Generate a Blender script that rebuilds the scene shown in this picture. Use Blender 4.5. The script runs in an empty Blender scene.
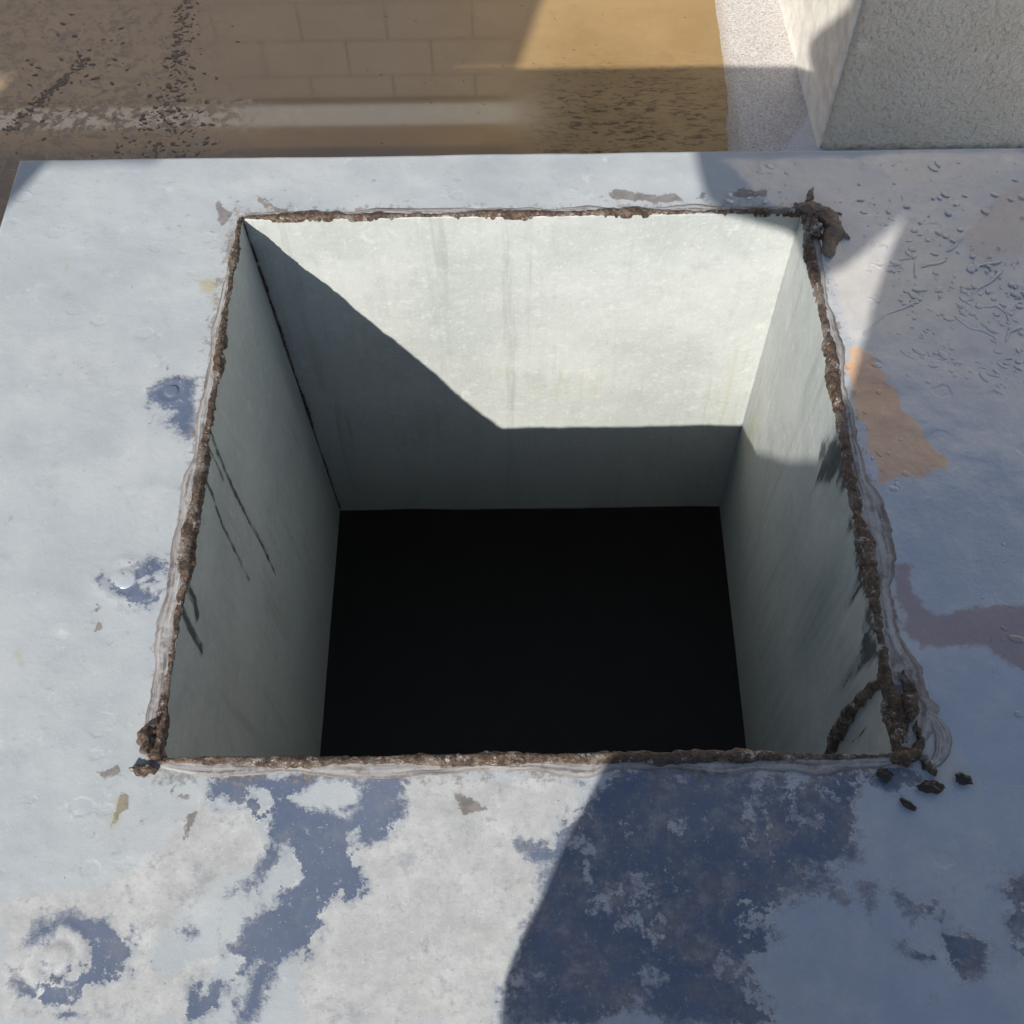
import bpy, bmesh, math, random
import numpy as np
from mathutils import Vector, Matrix

random.seed(7)
rng = np.random.default_rng(7)
scene = bpy.context.scene
COL = scene.collection
R = math.radians

# ----------------------------------------------------------------- noise
def _hash(i, j, k, s):
    h = (i * 374761393 + j * 668265263 + k * 2147483647 + s * 974711) & 0xFFFFFFFF
    h = ((h ^ (h >> 13)) * 1274126177) & 0xFFFFFFFF
    h = h ^ (h >> 16)
    return (h & 0xFFFFFF) / float(0xFFFFFF)

def vnoise(P, s=0):
    P = np.asarray(P, dtype=np.float64)
    I = np.floor(P).astype(np.int64)
    f = P - I
    f = f * f * (3 - 2 * f)
    out = 0
    for dx in (0, 1):
        for dy in (0, 1):
            for dz in (0, 1):
                w = ((f[:, 0] if dx else 1 - f[:, 0]) * (f[:, 1] if dy else 1 - f[:, 1])
                     * (f[:, 2] if dz else 1 - f[:, 2]))
                out = out + w * _hash(I[:, 0] + dx, I[:, 1] + dy, I[:, 2] + dz, s)
    return out

def fbm(P, scale, octaves=4, s=0):
    P = np.asarray(P, dtype=np.float64) * scale
    a, t, n = 0, 0.5, 0
    for o in range(octaves):
        a = a + t * vnoise(P * (2 ** o) + 17.3 * o, s + o)
        n += t
        t *= 0.5
    return a / n          # 0..1

# ----------------------------------------------------------------- mesh helpers
def mesh_obj(name, verts, faces, mat=None, parent=None, smooth=False):
    me = bpy.data.meshes.new(name)
    me.from_pydata([tuple(map(float, v)) for v in verts], [], [tuple(map(int, f)) for f in faces])
    me.update()
    if smooth:
        me.polygons.foreach_set('use_smooth', [True] * len(me.polygons))
    o = bpy.data.objects.new(name, me)
    COL.objects.link(o)
    if mat: me.materials.append(mat)
    if parent is not None: o.parent = parent
    return o

def bm_obj(name, bm, mat=None, parent=None, smooth=False):
    me = bpy.data.meshes.new(name)
    bm.normal_update()
    bm.to_mesh(me); bm.free()
    if smooth:
        me.polygons.foreach_set('use_smooth', [True] * len(me.polygons))
    o = bpy.data.objects.new(name, me)
    COL.objects.link(o)
    if mat: me.materials.append(mat)
    if parent is not None: o.parent = parent
    return o

def add_box(bm, lo, hi):
    c = [(a + b) / 2 for a, b in zip(lo, hi)]
    s = [b - a for a, b in zip(lo, hi)]
    bmesh.ops.create_cube(bm, size=1, matrix=Matrix.Translation(c) @ Matrix.Diagonal((*s, 1)))

def box_obj(name, lo, hi, mat, parent=None, bevel=0):
    bm = bmesh.new(); add_box(bm, lo, hi)
    if bevel:
        bmesh.ops.bevel(bm, geom=bm.edges[:], offset=bevel, segments=2, affect='EDGES', profile=.5)
    return bm_obj(name, bm, mat, parent)

def empty(name, loc=(0, 0, 0), rz=0):
    o = bpy.data.objects.new(name, None)
    o.location = loc; o.rotation_euler = (0, 0, rz)
    COL.objects.link(o)
    return o

def tag(o, label=None, cat=None, group=None, kind=None):
    if label: o['label'] = label
    if cat: o['category'] = cat
    if group: o['group'] = group
    if kind: o['kind'] = kind
    return o

def grid_surface(nu, nv, fn):
    """verts/faces of a nu x nv sheet; fn(i_array, j_array)->xyz"""
    i, j = np.meshgrid(np.arange(nu), np.arange(nv), indexing='ij')
    V = fn(i.ravel(), j.ravel())
    a = (np.arange(nu - 1)[:, None] * nv + np.arange(nv - 1)[None, :]).ravel()
    F = np.stack([a, a + nv, a + nv + 1, a + 1], 1)
    return V, F

def set_attr(o, name, arr4):
    at = o.data.attributes.new(name, 'FLOAT_COLOR', 'POINT')
    at.data.foreach_set('color', np.asarray(arr4, dtype=np.float32).ravel())

def set_uv(o, uv_per_vert):
    me = o.data
    li = np.empty(len(me.loops), dtype=np.int32)
    me.loops.foreach_get('vertex_index', li)
    l = me.uv_layers.new(name='UVMap')
    l.data.foreach_set('uv', np.asarray(uv_per_vert, dtype=np.float32)[li].ravel())

def sdist(P, poly):
    """signed distance (positive inside) of points P (n,2) to a polygon"""
    poly = np.asarray(poly, float)
    n = len(P)
    d = np.full(n, 1e9); ins = np.zeros(n, bool)
    lo = poly.min(0) - .03; hi = poly.max(0) + .03
    m = np.all((P > lo) & (P < hi), 1)
    Q = P[m]
    dd = np.full(len(Q), 1e9); ii = np.zeros(len(Q), bool)
    for k in range(len(poly)):
        a, b = poly[k - 1], poly[k]
        e = b - a; w = Q - a
        t = np.clip((w @ e) / (e @ e + 1e-12), 0, 1)
        dd = np.minimum(dd, np.hypot(*(w - t[:, None] * e).T))
        c = ((a[1] > Q[:, 1]) != (b[1] > Q[:, 1]))
        with np.errstate(divide='ignore', invalid='ignore'):
            xi = a[0] + (Q[:, 1] - a[1]) / (b[1] - a[1] + 1e-15) * e[0]
        ii ^= c & (Q[:, 0] < xi)
    d[m] = dd; ins[m] = ii
    return np.where(ins, d, -d)

def field(P, polys, width):
    out = np.zeros(len(P))
    for p in polys:
        out = np.maximum(out, np.clip(.5 + sdist(P, np.array(p) * .001) / (2 * width), 0, 1))
    return out

def line_field(P, pts, width):
    """1 on the line falling to 0 at the given width"""
    out = np.full(len(P), 1e9)
    pts = np.asarray(pts, float) * .001
    for a, b in zip(pts[:-1], pts[1:]):
        e = b - a; w = P - a
        t = np.clip((w @ e) / (e @ e + 1e-12), 0, 1)
        out = np.minimum(out, np.hypot(*(w - t[:, None] * e).T))
    return np.clip(1 - out / width, 0, 1)

# ----------------------------------------------------------------- shader helper
class Mat:
    def __init__(s, name):
        s.m = bpy.data.materials.new(name); s.m.use_nodes = True
        s.t = s.m.node_tree; s.t.nodes.clear()
        s.out = s.t.nodes.new('ShaderNodeOutputMaterial')
        s.b = s.t.nodes.new('ShaderNodeBsdfPrincipled')
        s.t.links.new(s.b.outputs[0], s.out.inputs[0])
        s.tc = s.t.nodes.new('ShaderNodeTexCoord')
        s.co = s.tc.outputs['Object']; s.uv = s.tc.outputs['UV']
    def put(s, sock, v):
        if isinstance(v, bpy.types.NodeSocket): s.t.links.new(v, sock)
        elif isinstance(v, (tuple, list)) and len(v) == 3 and sock.type == 'RGBA': sock.default_value = (*v, 1)
        else: sock.default_value = v
    def set(s, **k):
        for n, v in k.items(): s.put(s.b.inputs[n.replace('_', ' ')], v)
        return s
    def noise(s, scale, detail=6, rough=.6, co=None, dist=0, vec=None):
        n = s.t.nodes.new('ShaderNodeTexNoise')
        s.put(n.inputs['Vector'], co or s.co)
        n.inputs['Scale'].default_value = scale; n.inputs['Detail'].default_value = detail
        n.inputs['Roughness'].default_value = rough; n.inputs['Distortion'].default_value = dist
        return n.outputs['Fac']
    def voro(s, scale, co=None, feature='F1', out='Distance', rand=1):
        n = s.t.nodes.new('ShaderNodeTexVoronoi'); n.feature = feature
        s.put(n.inputs['Vector'], co or s.co); n.inputs['Scale'].default_value = scale
        n.inputs['Randomness'].default_value = rand
        return n.outputs[out]
    def mapping(s, scale=(1, 1, 1), loc=(0, 0, 0), rot=(0, 0, 0), co=None):
        n = s.t.nodes.new('ShaderNodeMapping'); s.put(n.inputs[0], co or s.co)
        n.inputs['Scale'].default_value = scale; n.inputs['Location'].default_value = loc
        n.inputs['Rotation'].default_value = rot
        return n.outputs[0]
    def math(s, op, a, b=0., c=0., clamp=False):
        n = s.t.nodes.new('ShaderNodeMath'); n.operation = op; n.use_clamp = clamp
        s.put(n.inputs[0], a); s.put(n.inputs[1], b); s.put(n.inputs[2], c)
        return n.outputs[0]
    def ss(s, v, lo, hi, a=0., b=1.):
        n = s.t.nodes.new('ShaderNodeMapRange'); n.interpolation_type = 'SMOOTHSTEP'
        s.put(n.inputs['Value'], v); n.inputs['From Min'].default_value = lo
        n.inputs['From Max'].default_value = hi; s.put(n.inputs['To Min'], a); s.put(n.inputs['To Max'], b)
        return n.outputs[0]
    def mix(s, f, a, b, mode='MIX'):
        n = s.t.nodes.new('ShaderNodeMix'); n.data_type = 'RGBA'; n.blend_type = mode
        s.put(n.inputs[0], f); s.put(n.inputs[6], a); s.put(n.inputs[7], b)
        return n.outputs[2]
    def fmix(s, f, a, b):
        n = s.t.nodes.new('ShaderNodeMix'); n.data_type = 'FLOAT'
        s.put(n.inputs[0], f); s.put(n.inputs[2], a); s.put(n.inputs[3], b)
        return n.outputs[0]
    def ramp(s, v, stops):
        n = s.t.nodes.new('ShaderNodeValToRGB'); s.put(n.inputs[0], v)
        e = n.color_ramp.elements
        while len(e) < len(stops): e.new(.5)
        for k, (p, c) in zip(e, stops): k.position = p; k.color = (*c, 1)
        return n.outputs[0]
    def attr(s, name):
        n = s.t.nodes.new('ShaderNodeAttribute'); n.attribute_name = name
        q = s.t.nodes.new('ShaderNodeSeparateColor'); s.t.links.new(n.outputs['Color'], q.inputs[0])
        return q.outputs[0], q.outputs[1], q.outputs[2], n.outputs['Alpha']
    def xyz(s, co=None):
        q = s.t.nodes.new('ShaderNodeSeparateXYZ'); s.put(q.inputs[0], co or s.co)
        return q.outputs
    def bump(s, h, strength=.3, dist=.01, prev=None):
        n = s.t.nodes.new('ShaderNodeBump'); s.put(n.inputs['Height'], h)
        s.put(n.inputs['Strength'], strength); n.inputs['Distance'].default_value = dist
        if prev is not None: s.t.links.new(prev, n.inputs['Normal'])
        return n.outputs[0]
    def normal(s, n): s.t.links.new(n, s.b.inputs['Normal']); return s

def plain(name, col, rough=.6, metallic=0.):
    m = Mat(name); n = m.noise(30)
    m.set(Base_Color=m.mix(m.ss(n, .3, .7), tuple(c * .85 for c in col), tuple(min(1, c * 1.12) for c in col)),
          Roughness=rough, Metallic=metallic)
    m.normal(m.bump(m.noise(120), .15, .002))
    return m.m

# ---- outlines of stains, wet patches, painted reflections and sealant, in millimetres on the plate (x, y) or on a liner panel (y, z)
POLY = {
    'wet': [[(-259,281),(-254,267),(-249,257),(-246,267),(-240,270),(-221,250),(-206,250),(-201,235),(-202,216),(-213,201),(-227,189),(-214,186),(-198,204),(-187,216),(-179,204),(-193,186),(-215,169),(-225,149),(-210,143),(-220,129),(-237,121),(-250,108),(-251,100),(-240,99),(-222,121),(-203,137),(-212,113),(-216,96),(-204,96),(-192,121),(-185,137),(-165,146),(-160,160),(-153,183),(-144,189),(-135,183),(-123,191),(-130,203),(-135,216),(-128,228),(-110,240),(-100,256),(-99,280),(-173,284)],[(-97,283),(-105,244),(-129,226),(-137,208),(-176,196),(-184,283)],[(90,288),(41,282),(48,259),(37,253),(26,240),(21,219),(-4,231),(2,213),(20,206),(11,183),(-5,160),(-11,148),(-22,94),(129,93),(146,290)],[(84,300),(288,282),(271,256),(264,231),(246,207),(251,165),(230,186),(199,183),(190,160),(182,127),(181,93),(73,94)],[(288,188),(297,175),(316,178),(331,163),(353,153),(356,139),(347,125),(329,122),(316,131),(305,135),(288,137),(281,144),(300,142),(314,145),(314,158),(299,167)],[(397,202),(376,197),(371,182),(377,170),(365,156),(370,139),(382,136)],[(253,222),(266,225),(259,201),(273,194),(273,171),(265,160),(261,177),(250,201)],[(-364,172),(-357,173),(-335,176),(-321,168),(-310,161),(-301,147),(-301,134),(-314,126),(-328,123),(-336,115),(-346,117),(-360,110),(-376,117),(-389,129),(-380,124),(-366,118),(-352,122),(-338,129),(-333,143),(-340,154),(-355,161),(-369,157),(-380,152),(-375,164)],[(-349,107),(-335,108),(-331,103),(-348,100)],[(-269,159),(-260,164),(-254,159),(-263,154)],[(-249,123),(-253,112),(-252,104),(-248,98),(-246,106),(-244,115),(-245,123)],[(-369,153),(-365,157),(-358,154),(-365,143)],[(-361,132),(-354,133),(-347,141),(-347,134),(-357,128)],[(-372,670),(-364,683),(-352,691),(-325,688),(-321,656),(-322,616),(-334,624),(-345,636),(-344,646),(-356,658),(-365,654)],[(-375,464),(-368,476),(-356,481),(-345,482),(-335,487),(-324,480),(-319,442),(-341,440),(-357,446),(-368,452)],[(204,291),(333,282),(309,259),(258,267),(209,272)]],
    'wet_not': [[(-193,266),(-176,274),(-154,279),(-136,272),(-140,258),(-155,252),(-178,257)],[(-227,269),(-210,271),(-203,260),(-216,256)],[(-149,250),(-136,258),(-135,253),(-145,245)],[(-143,234),(-137,237),(-133,225),(-139,220)],[(-194,228),(-188,230),(-185,219),(-191,219)],[(-198,204),(-186,214),(-179,204),(-190,192),(-200,192)],[(-373,464),(-367,474),(-356,476),(-349,465),(-356,457),(-368,457)],[(-347,467),(-328,470),(-327,465),(-344,463)],[(-344,459),(-323,460),(-322,455),(-340,452)],[(-364,144),(-359,151),(-350,150),(-347,143),(-352,136),(-361,135)]],
    'smear': [[(-335,925),(-331,936),(-323,923),(-315,913),(-320,897),(-324,895),(-330,909)],[(-336,895),(-332,897),(-328,886),(-334,886)],[(-317,933),(-309,935),(-307,931),(-316,930)],[(-292,940),(-288,939),(-277,930),(-269,926),(-253,921),(-241,919),(-196,919),(-195,912),(-234,912),(-269,917),(-282,927)],[(-283,940),(-270,932),(-259,924),(-269,924)],[(96,925),(103,944),(124,936),(177,936),(183,925),(104,923)],[(196,933),(204,941),(211,939),(207,930)],[(236,932),(245,943),(278,944),(275,934),(245,929)],[(-359,693),(-360,709),(-358,716),(-358,705),(-358,691)],[(-362,654),(-359,652),(-361,636),(-365,620),(-365,632)],[(-382,437),(-376,437),(-375,433),(-382,434)],[(-376,426),(-370,427),(-371,415),(-375,413)],[(-332,269),(-324,267),(-321,258),(-328,245),(-330,229)],[(-352,288),(-333,290),(-324,279),(-347,281)],[(-290,275),(-287,275),(-291,262),(-295,264)],[(-276,254),(-267,257),(-271,241),(-275,226)],[(-286,267),(-275,272),(-277,264)],[(-64,266),(-42,268),(-29,256),(-48,253)]],
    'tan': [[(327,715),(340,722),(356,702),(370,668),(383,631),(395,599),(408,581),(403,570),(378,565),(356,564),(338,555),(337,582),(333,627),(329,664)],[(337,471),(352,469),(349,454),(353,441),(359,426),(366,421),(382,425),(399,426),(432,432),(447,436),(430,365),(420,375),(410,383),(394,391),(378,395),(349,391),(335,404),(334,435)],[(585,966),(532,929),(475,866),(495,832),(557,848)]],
    'yellow': [[(-337,821),(-329,827),(-319,825),(-317,808),(-323,801),(-317,791),(-316,770),(-322,770),(-324,799),(-335,806)],[(-490,846),(-482,846),(-480,836),(-486,836)],[(-337,267),(-322,267),(-322,248),(-330,234)],[(-445,392),(-436,396),(-430,378),(-437,376)],[(-379,421),(-370,421),(-372,414)],[(319,775),(327,775),(325,763),(317,764)]],
    'deposit': [[(-309,205),(-293,220),(-268,270),(-247,254),(-219,260),(-199,216),(-256,181),(-277,158),(-287,141),(-273,130),(-233,143),(-247,113),(-251,96),(-391,97),(-411,188),(-356,193)],[(-176,196),(-124,195),(-134,208),(-129,226),(-102,244),(-97,281),(41,280),(47,249),(21,237),(20,194),(-8,154),(-22,94),(-167,95)],[(271,256),(397,224),(367,92),(182,93),(190,160),(199,183),(249,198)]],
    'damp': [[(232,988),(319,858),(336,729),(305,552),(336,437),(346,326),(379,266),(436,266),(615,997)],[(-19,84),(54,269),(80,290),(436,266),(391,81)]],
}
WALL = {
    'left': [[(631,18),(623,-28),(618,-91),(618,-175),(619,-230),(619,-290)],[(575,22),(575,-32),(562,-75),(561,-137),(559,-188)],[(610,14),(610,-21),(607,-59)],[(463,23),(462,-7),(458,-28),(447,-40)],[(443,30),(434,-4),(426,-38),(423,-65)]],
    'right_poly': [[(543,-14),(526,-42),(512,-17),(505,-38),(492,-26),(473,-34),(466,-79),(455,-29),(442,-14),(422,-42),(401,-4),(423,3),(467,1),(499,-2)],[(659,-64),(601,22),(551,-1),(568,-33),(577,-36),(621,-104),(620,-146),(629,-163),(627,-100)],[(431,-36),(412,6),(376,-4),(387,-49),(400,-114),(398,-171),(410,-139),(411,-62)]],
    'right_seal': [(364,2),(368,-34),(370,-73),(372,-115),(369,-164),(364,-209)],
    'right_line': [(346,-71),(346,-95),(349,-126)],
}
MENISC = [[(372,831),(380,828),(382,824),(390,829),(400,826)],[(403,835),(412,837),(420,838)],[(422,834),(419,819),(417,808)],[(425,824),(433,828),(446,830),(456,836)],[(456,845),(467,853),(479,868)],[(361,784),(368,782),(372,777),(377,779)],[(396,782),(400,781)],[(349,733),(363,748),(379,762),(396,769),(412,778)],[(383,718),(390,708),(398,703),(403,695),(411,697)],[(448,757),(461,741),(472,739),(484,730),(483,720),(478,711),(488,710)],[(458,786),(461,777),(468,780),(478,794),(494,803),(513,823)],[(480,769),(487,770),(493,772),(503,760),(501,750)],[(477,829),(482,825),(493,828),(508,830),(515,834)],[(478,700),(482,693),(489,691)],[(458,690),(468,683),(479,680)],[(492,722),(499,737),(516,744)],]
SKY_STRENGTH = .10
SUN_STRENGTH = 5.0

# ----------------------------------------------------------------- measured layout (metres, plate top z = 0)
HX0, HX1, HY0, HY1 = -.3023, .3107, .2970, .9059      # opening in the cover plate
PX0, PX1, PY0, PY1 = -.565, .577, -.06, 1.0           # cover plate
ZB = -.6214                                           # bottom of the duct liner
GZ = -.61                                             # roof surface
SUN = Vector((.3521, .7763, -.5229)).normalized()

# ----------------------------------------------------------------- materials
def plate_material():
    m = Mat('weathered_galvanised_plate')
    wet, smear, tan_refl, yellow = m.attr('marks_a')
    dep, damp, dent, rim = m.attr('marks_b')
    n1 = m.noise(70, 9, .68); n2 = m.noise(9, 6, .6); n3 = m.noise(420, 3, .6); n4 = m.noise(28, 9, .72)
    nc = m.math('SUBTRACT', n1, .5); nd = m.math('SUBTRACT', n4, .5)
    nf = m.math('SUBTRACT', m.noise(190, 6, .72), .5)
    wn = m.math('ADD', wet, m.math('ADD', m.math('MULTIPLY', nc, 1.5), m.math('ADD', m.math('MULTIPLY', nd, 1.1), m.math('MULTIPLY', nf, .9))))
    mo0 = m.math('MULTIPLY', m.ss(m.noise(13, 8, .72, co=m.mapping(loc=(2, 5, 0))), .46, .62), m.ss(m.xyz()[0], -.12, .05))
    wn = m.math('SUBTRACT', wn, m.math('MULTIPLY', mo0, .58))
    soft = m.ss(m.noise(8, 4), .40, .62, .035, .26)
    wetm = m.math('ADD', m.math('DIVIDE', m.math('SUBTRACT', wn, .53), m.math('MULTIPLY', soft, 2.)), .5, clamp=True)
    # thin half-dry film around the wet areas
    film = m.ss(wn, .12, .52)
    dry = m.mix(m.ss(n2, .3, .7), (.44, .48, .50), (.545, .57, .575))
    dry = m.mix(m.ss(n4, .55, .8, 0., .35), dry, (.50, .51, .50))
    dry = m.mix(m.ss(n3, .62, .8, 0., .30), dry, (.80, .82, .82))
    # faint rain streak marks
    st = m.noise(1, 5, .6, co=m.mapping((90, 14, 1), rot=(0, 0, .35)))
    dry = m.mix(m.ss(st, .60, .78, 0., .20), dry, (.38, .41, .43))
    sc = m.math('MULTIPLY', m.ss(m.noise(33, 9, .8), .56, .66), m.ss(m.noise(6, 3), .42, .58))
    dry = m.mix(m.math('MULTIPLY', sc, .55), dry, (.74, .755, .76))
    sg = m.math('MULTIPLY', m.ss(m.noise(24, 9, .78, co=m.mapping(loc=(4, 1, 0))), .57, .68), m.ss(m.noise(5, 3, co=m.mapping(loc=(1, 8, 0))), .45, .6))
    dry = m.mix(m.math('MULTIPLY', sg, .45), dry, (.36, .37, .37))
    bl = m.ss(m.noise(3.2, 4, .55, co=m.mapping(loc=(7, 3, 0))), .42, .62)
    dry = m.mix(m.math('MULTIPLY', bl, .40), dry, (.44, .485, .51))
    # chalky deposit
    dn = m.ss(m.math('ADD', dep, m.math('MULTIPLY', nd, .9)), .42, .62)
    chalk = m.mix(m.ss(n4, .35, .7), (.45, .45, .44), (.625, .63, .615))
    chalk = m.mix(m.ss(n1, .54, .70, 0., .55), chalk, (.36, .355, .345))
    chalk = m.mix(m.ss(m.noise(160, 7, .75), .54, .68, 0., .55), chalk, (.30, .295, .29))
    chalk = m.mix(m.ss(m.noise(95, 9, .85), .55, .60, 0., .55), chalk, (.36, .365, .375))
    chalk = m.mix(m.ss(m.noise(330, 4, .75), .56, .70, 0., .5), chalk, (.74, .74, .71))
    chalk = m.mix(m.math('MULTIPLY', m.ss(m.noise(17, 7, .75), .56, .66), .55), chalk, (.25, .26, .30))
    col = m.mix(m.math('MULTIPLY', dn, .85), dry, chalk)
    # damp region: thin water film, with reflections and bluish shade painted into its colour
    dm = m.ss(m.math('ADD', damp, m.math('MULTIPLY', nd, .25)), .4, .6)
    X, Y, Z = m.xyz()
    sheen_col = m.mix(m.ss(n4, .35, .7), (.47, .52, .595), (.58, .615, .665))
    sheen_var = m.ss(m.noise(6.5, 5, .6, co=m.mapping(loc=(5, 5, 0))), .42, .60)
    sheen_col = m.mix(m.math('MULTIPLY', sheen_var, .55), sheen_col, (.40, .47, .60))
    far_sheen = m.math('MULTIPLY', m.ss(m.math('ADD', Y, m.math('MULTIPLY', nd, .2)), .56, .82), dm)  # paler towards the back edge: reflected sheen painted into the colour
    sheen_col = m.mix(far_sheen, sheen_col, m.mix(m.math('MULTIPLY', sheen_var, .6), m.mix(m.ss(n4, .35, .7), (.58, .55, .515), (.70, .67, .635)), (.46, .50, .58)))
    col = m.mix(m.math('MULTIPLY', dm, .8), col, sheen_col)
    fl = m.math('MULTIPLY', film, m.ss(m.noise(48, 8, .75), .36, .60, .15, .8))
    col = m.mix(fl, col, (.30, .325, .375))
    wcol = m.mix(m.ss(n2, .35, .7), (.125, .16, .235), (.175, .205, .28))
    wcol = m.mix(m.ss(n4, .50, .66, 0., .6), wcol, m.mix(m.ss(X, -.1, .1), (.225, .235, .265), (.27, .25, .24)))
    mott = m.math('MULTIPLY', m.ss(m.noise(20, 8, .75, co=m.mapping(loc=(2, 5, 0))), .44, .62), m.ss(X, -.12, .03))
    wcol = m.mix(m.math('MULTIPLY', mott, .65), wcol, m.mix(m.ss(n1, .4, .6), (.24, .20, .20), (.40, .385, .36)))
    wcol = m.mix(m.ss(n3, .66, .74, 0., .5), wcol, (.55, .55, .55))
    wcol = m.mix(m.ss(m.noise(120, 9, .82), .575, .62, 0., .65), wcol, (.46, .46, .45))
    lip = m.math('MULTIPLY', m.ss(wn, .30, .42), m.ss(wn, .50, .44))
    col = m.mix(m.math('MULTIPLY', lip, m.ss(m.noise(30, 5), .5, .65, 0., .55)), col, (.74, .74, .72))  # glints along the wet edges, painted as pale lines
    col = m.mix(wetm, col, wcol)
    tm = m.ss(m.math('ADD', tan_refl, m.math('ADD', m.math('MULTIPLY', nc, 1.0), m.math('MULTIPLY', nf, .7))), .36, .74)  # brown building reflections in the wet film, painted into the base colour
    refl_col = m.mix(m.ss(n4, .35, .7), (.78, .45, .255), (.84, .57, .37))
    refl_col = m.mix(m.ss(Y, .60, .50), refl_col, (.37, .30, .31))
    refl_col = m.mix(m.ss(Y, .74, .82), refl_col, (.66, .57, .50))
    col = m.mix(m.math('MULTIPLY', tm, .88), col, refl_col)
    sm = m.ss(m.math('ADD', smear, m.math('ADD', m.math('MULTIPLY', nc, 1.6), m.math('MULTIPLY', nf, 1.4))), .52, .72)
    col = m.mix(m.math('MULTIPLY', sm, .72), col, m.mix(m.ss(n1, .4, .6), (.10, .075, .06), (.22, .18, .16)))
    rg = m.ss(m.math('ADD', rim, m.math('ADD', m.math('MULTIPLY', nc, 1.6), m.math('ADD', m.math('MULTIPLY', nd, 1.0), m.math('MULTIPLY', nf, 1.2)))), .62, .92)
    col = m.mix(m.math('MULTIPLY', rg, .75), col, m.mix(m.ss(nf, -.1, .12), (.13, .10, .085), (.30, .26, .225)))
    rs = m.ss(m.math('ADD', rim, m.math('MULTIPLY', m.math('SUBTRACT', m.noise(60, 8, .8, co=m.mapping(loc=(9, 2, 0))), .5), 2.6)), .75, 1.05)
    col = m.mix(m.math('MULTIPLY', rs, .6), col, (.62, .61, .58))
    ym = m.ss(m.math('ADD', yellow, m.math('MULTIPLY', nd, .9)), .4, .9)
    col = m.mix(m.math('MULTIPLY', ym, .55), col, (.42, .36, .15))
    # black and white specks
    v = m.voro(75); sp = m.math('LESS_THAN', v, .045)
    pick = m.ss(m.noise(11, 2), .50, .62)
    col = m.mix(m.math('MULTIPLY', m.math('MULTIPLY', sp, pick), .7), col, (.08, .065, .05))
    v2 = m.voro(110, co=m.mapping(loc=(3.1, 1.7, 0)))
    col = m.mix(m.math('MULTIPLY', m.math('LESS_THAN', v2, .05), .55), col, (.85, .86, .86))
    rough = m.fmix(dm, m.fmix(dn, .50, .75), .16)
    rough = m.fmix(wetm, rough, .10)
    rough = m.fmix(sm, rough, .5)
    rough = m.fmix(dent, rough, .04)
    col = m.mix(m.math('MULTIPLY', dent, .10), col, (.16, .18, .22))
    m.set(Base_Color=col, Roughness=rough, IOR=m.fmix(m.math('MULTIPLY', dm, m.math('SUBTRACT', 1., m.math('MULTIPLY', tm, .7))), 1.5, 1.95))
    dry_amt = m.math('SUBTRACT', 1., wetm)
    # crescent dents, paint-lift edges
    d1 = m.ss(m.math('ADD', m.voro(26, co=m.mapping((1, 1.3, 1))), m.math('MULTIPLY', nc, .25)), .20, .30)
    pick2 = m.ss(m.noise(7, 3), .50, .60)
    h = m.math('ADD', m.math('MULTIPLY', m.math('MULTIPLY', d1, pick2), .40), m.math('MULTIPLY', n4, .8))
    b1 = m.bump(h, m.math('MULTIPLY', dry_amt, .30), .003)
    b2 = m.bump(n1, m.math('MULTIPLY', dry_amt, .22), .0015, b1)
    b3 = m.bump(wetm, .35, .0012, b2)
    b4 = m.bump(m.noise(5, 3), .25, .01, b3)
    m.normal(b4)
    return m.m

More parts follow.
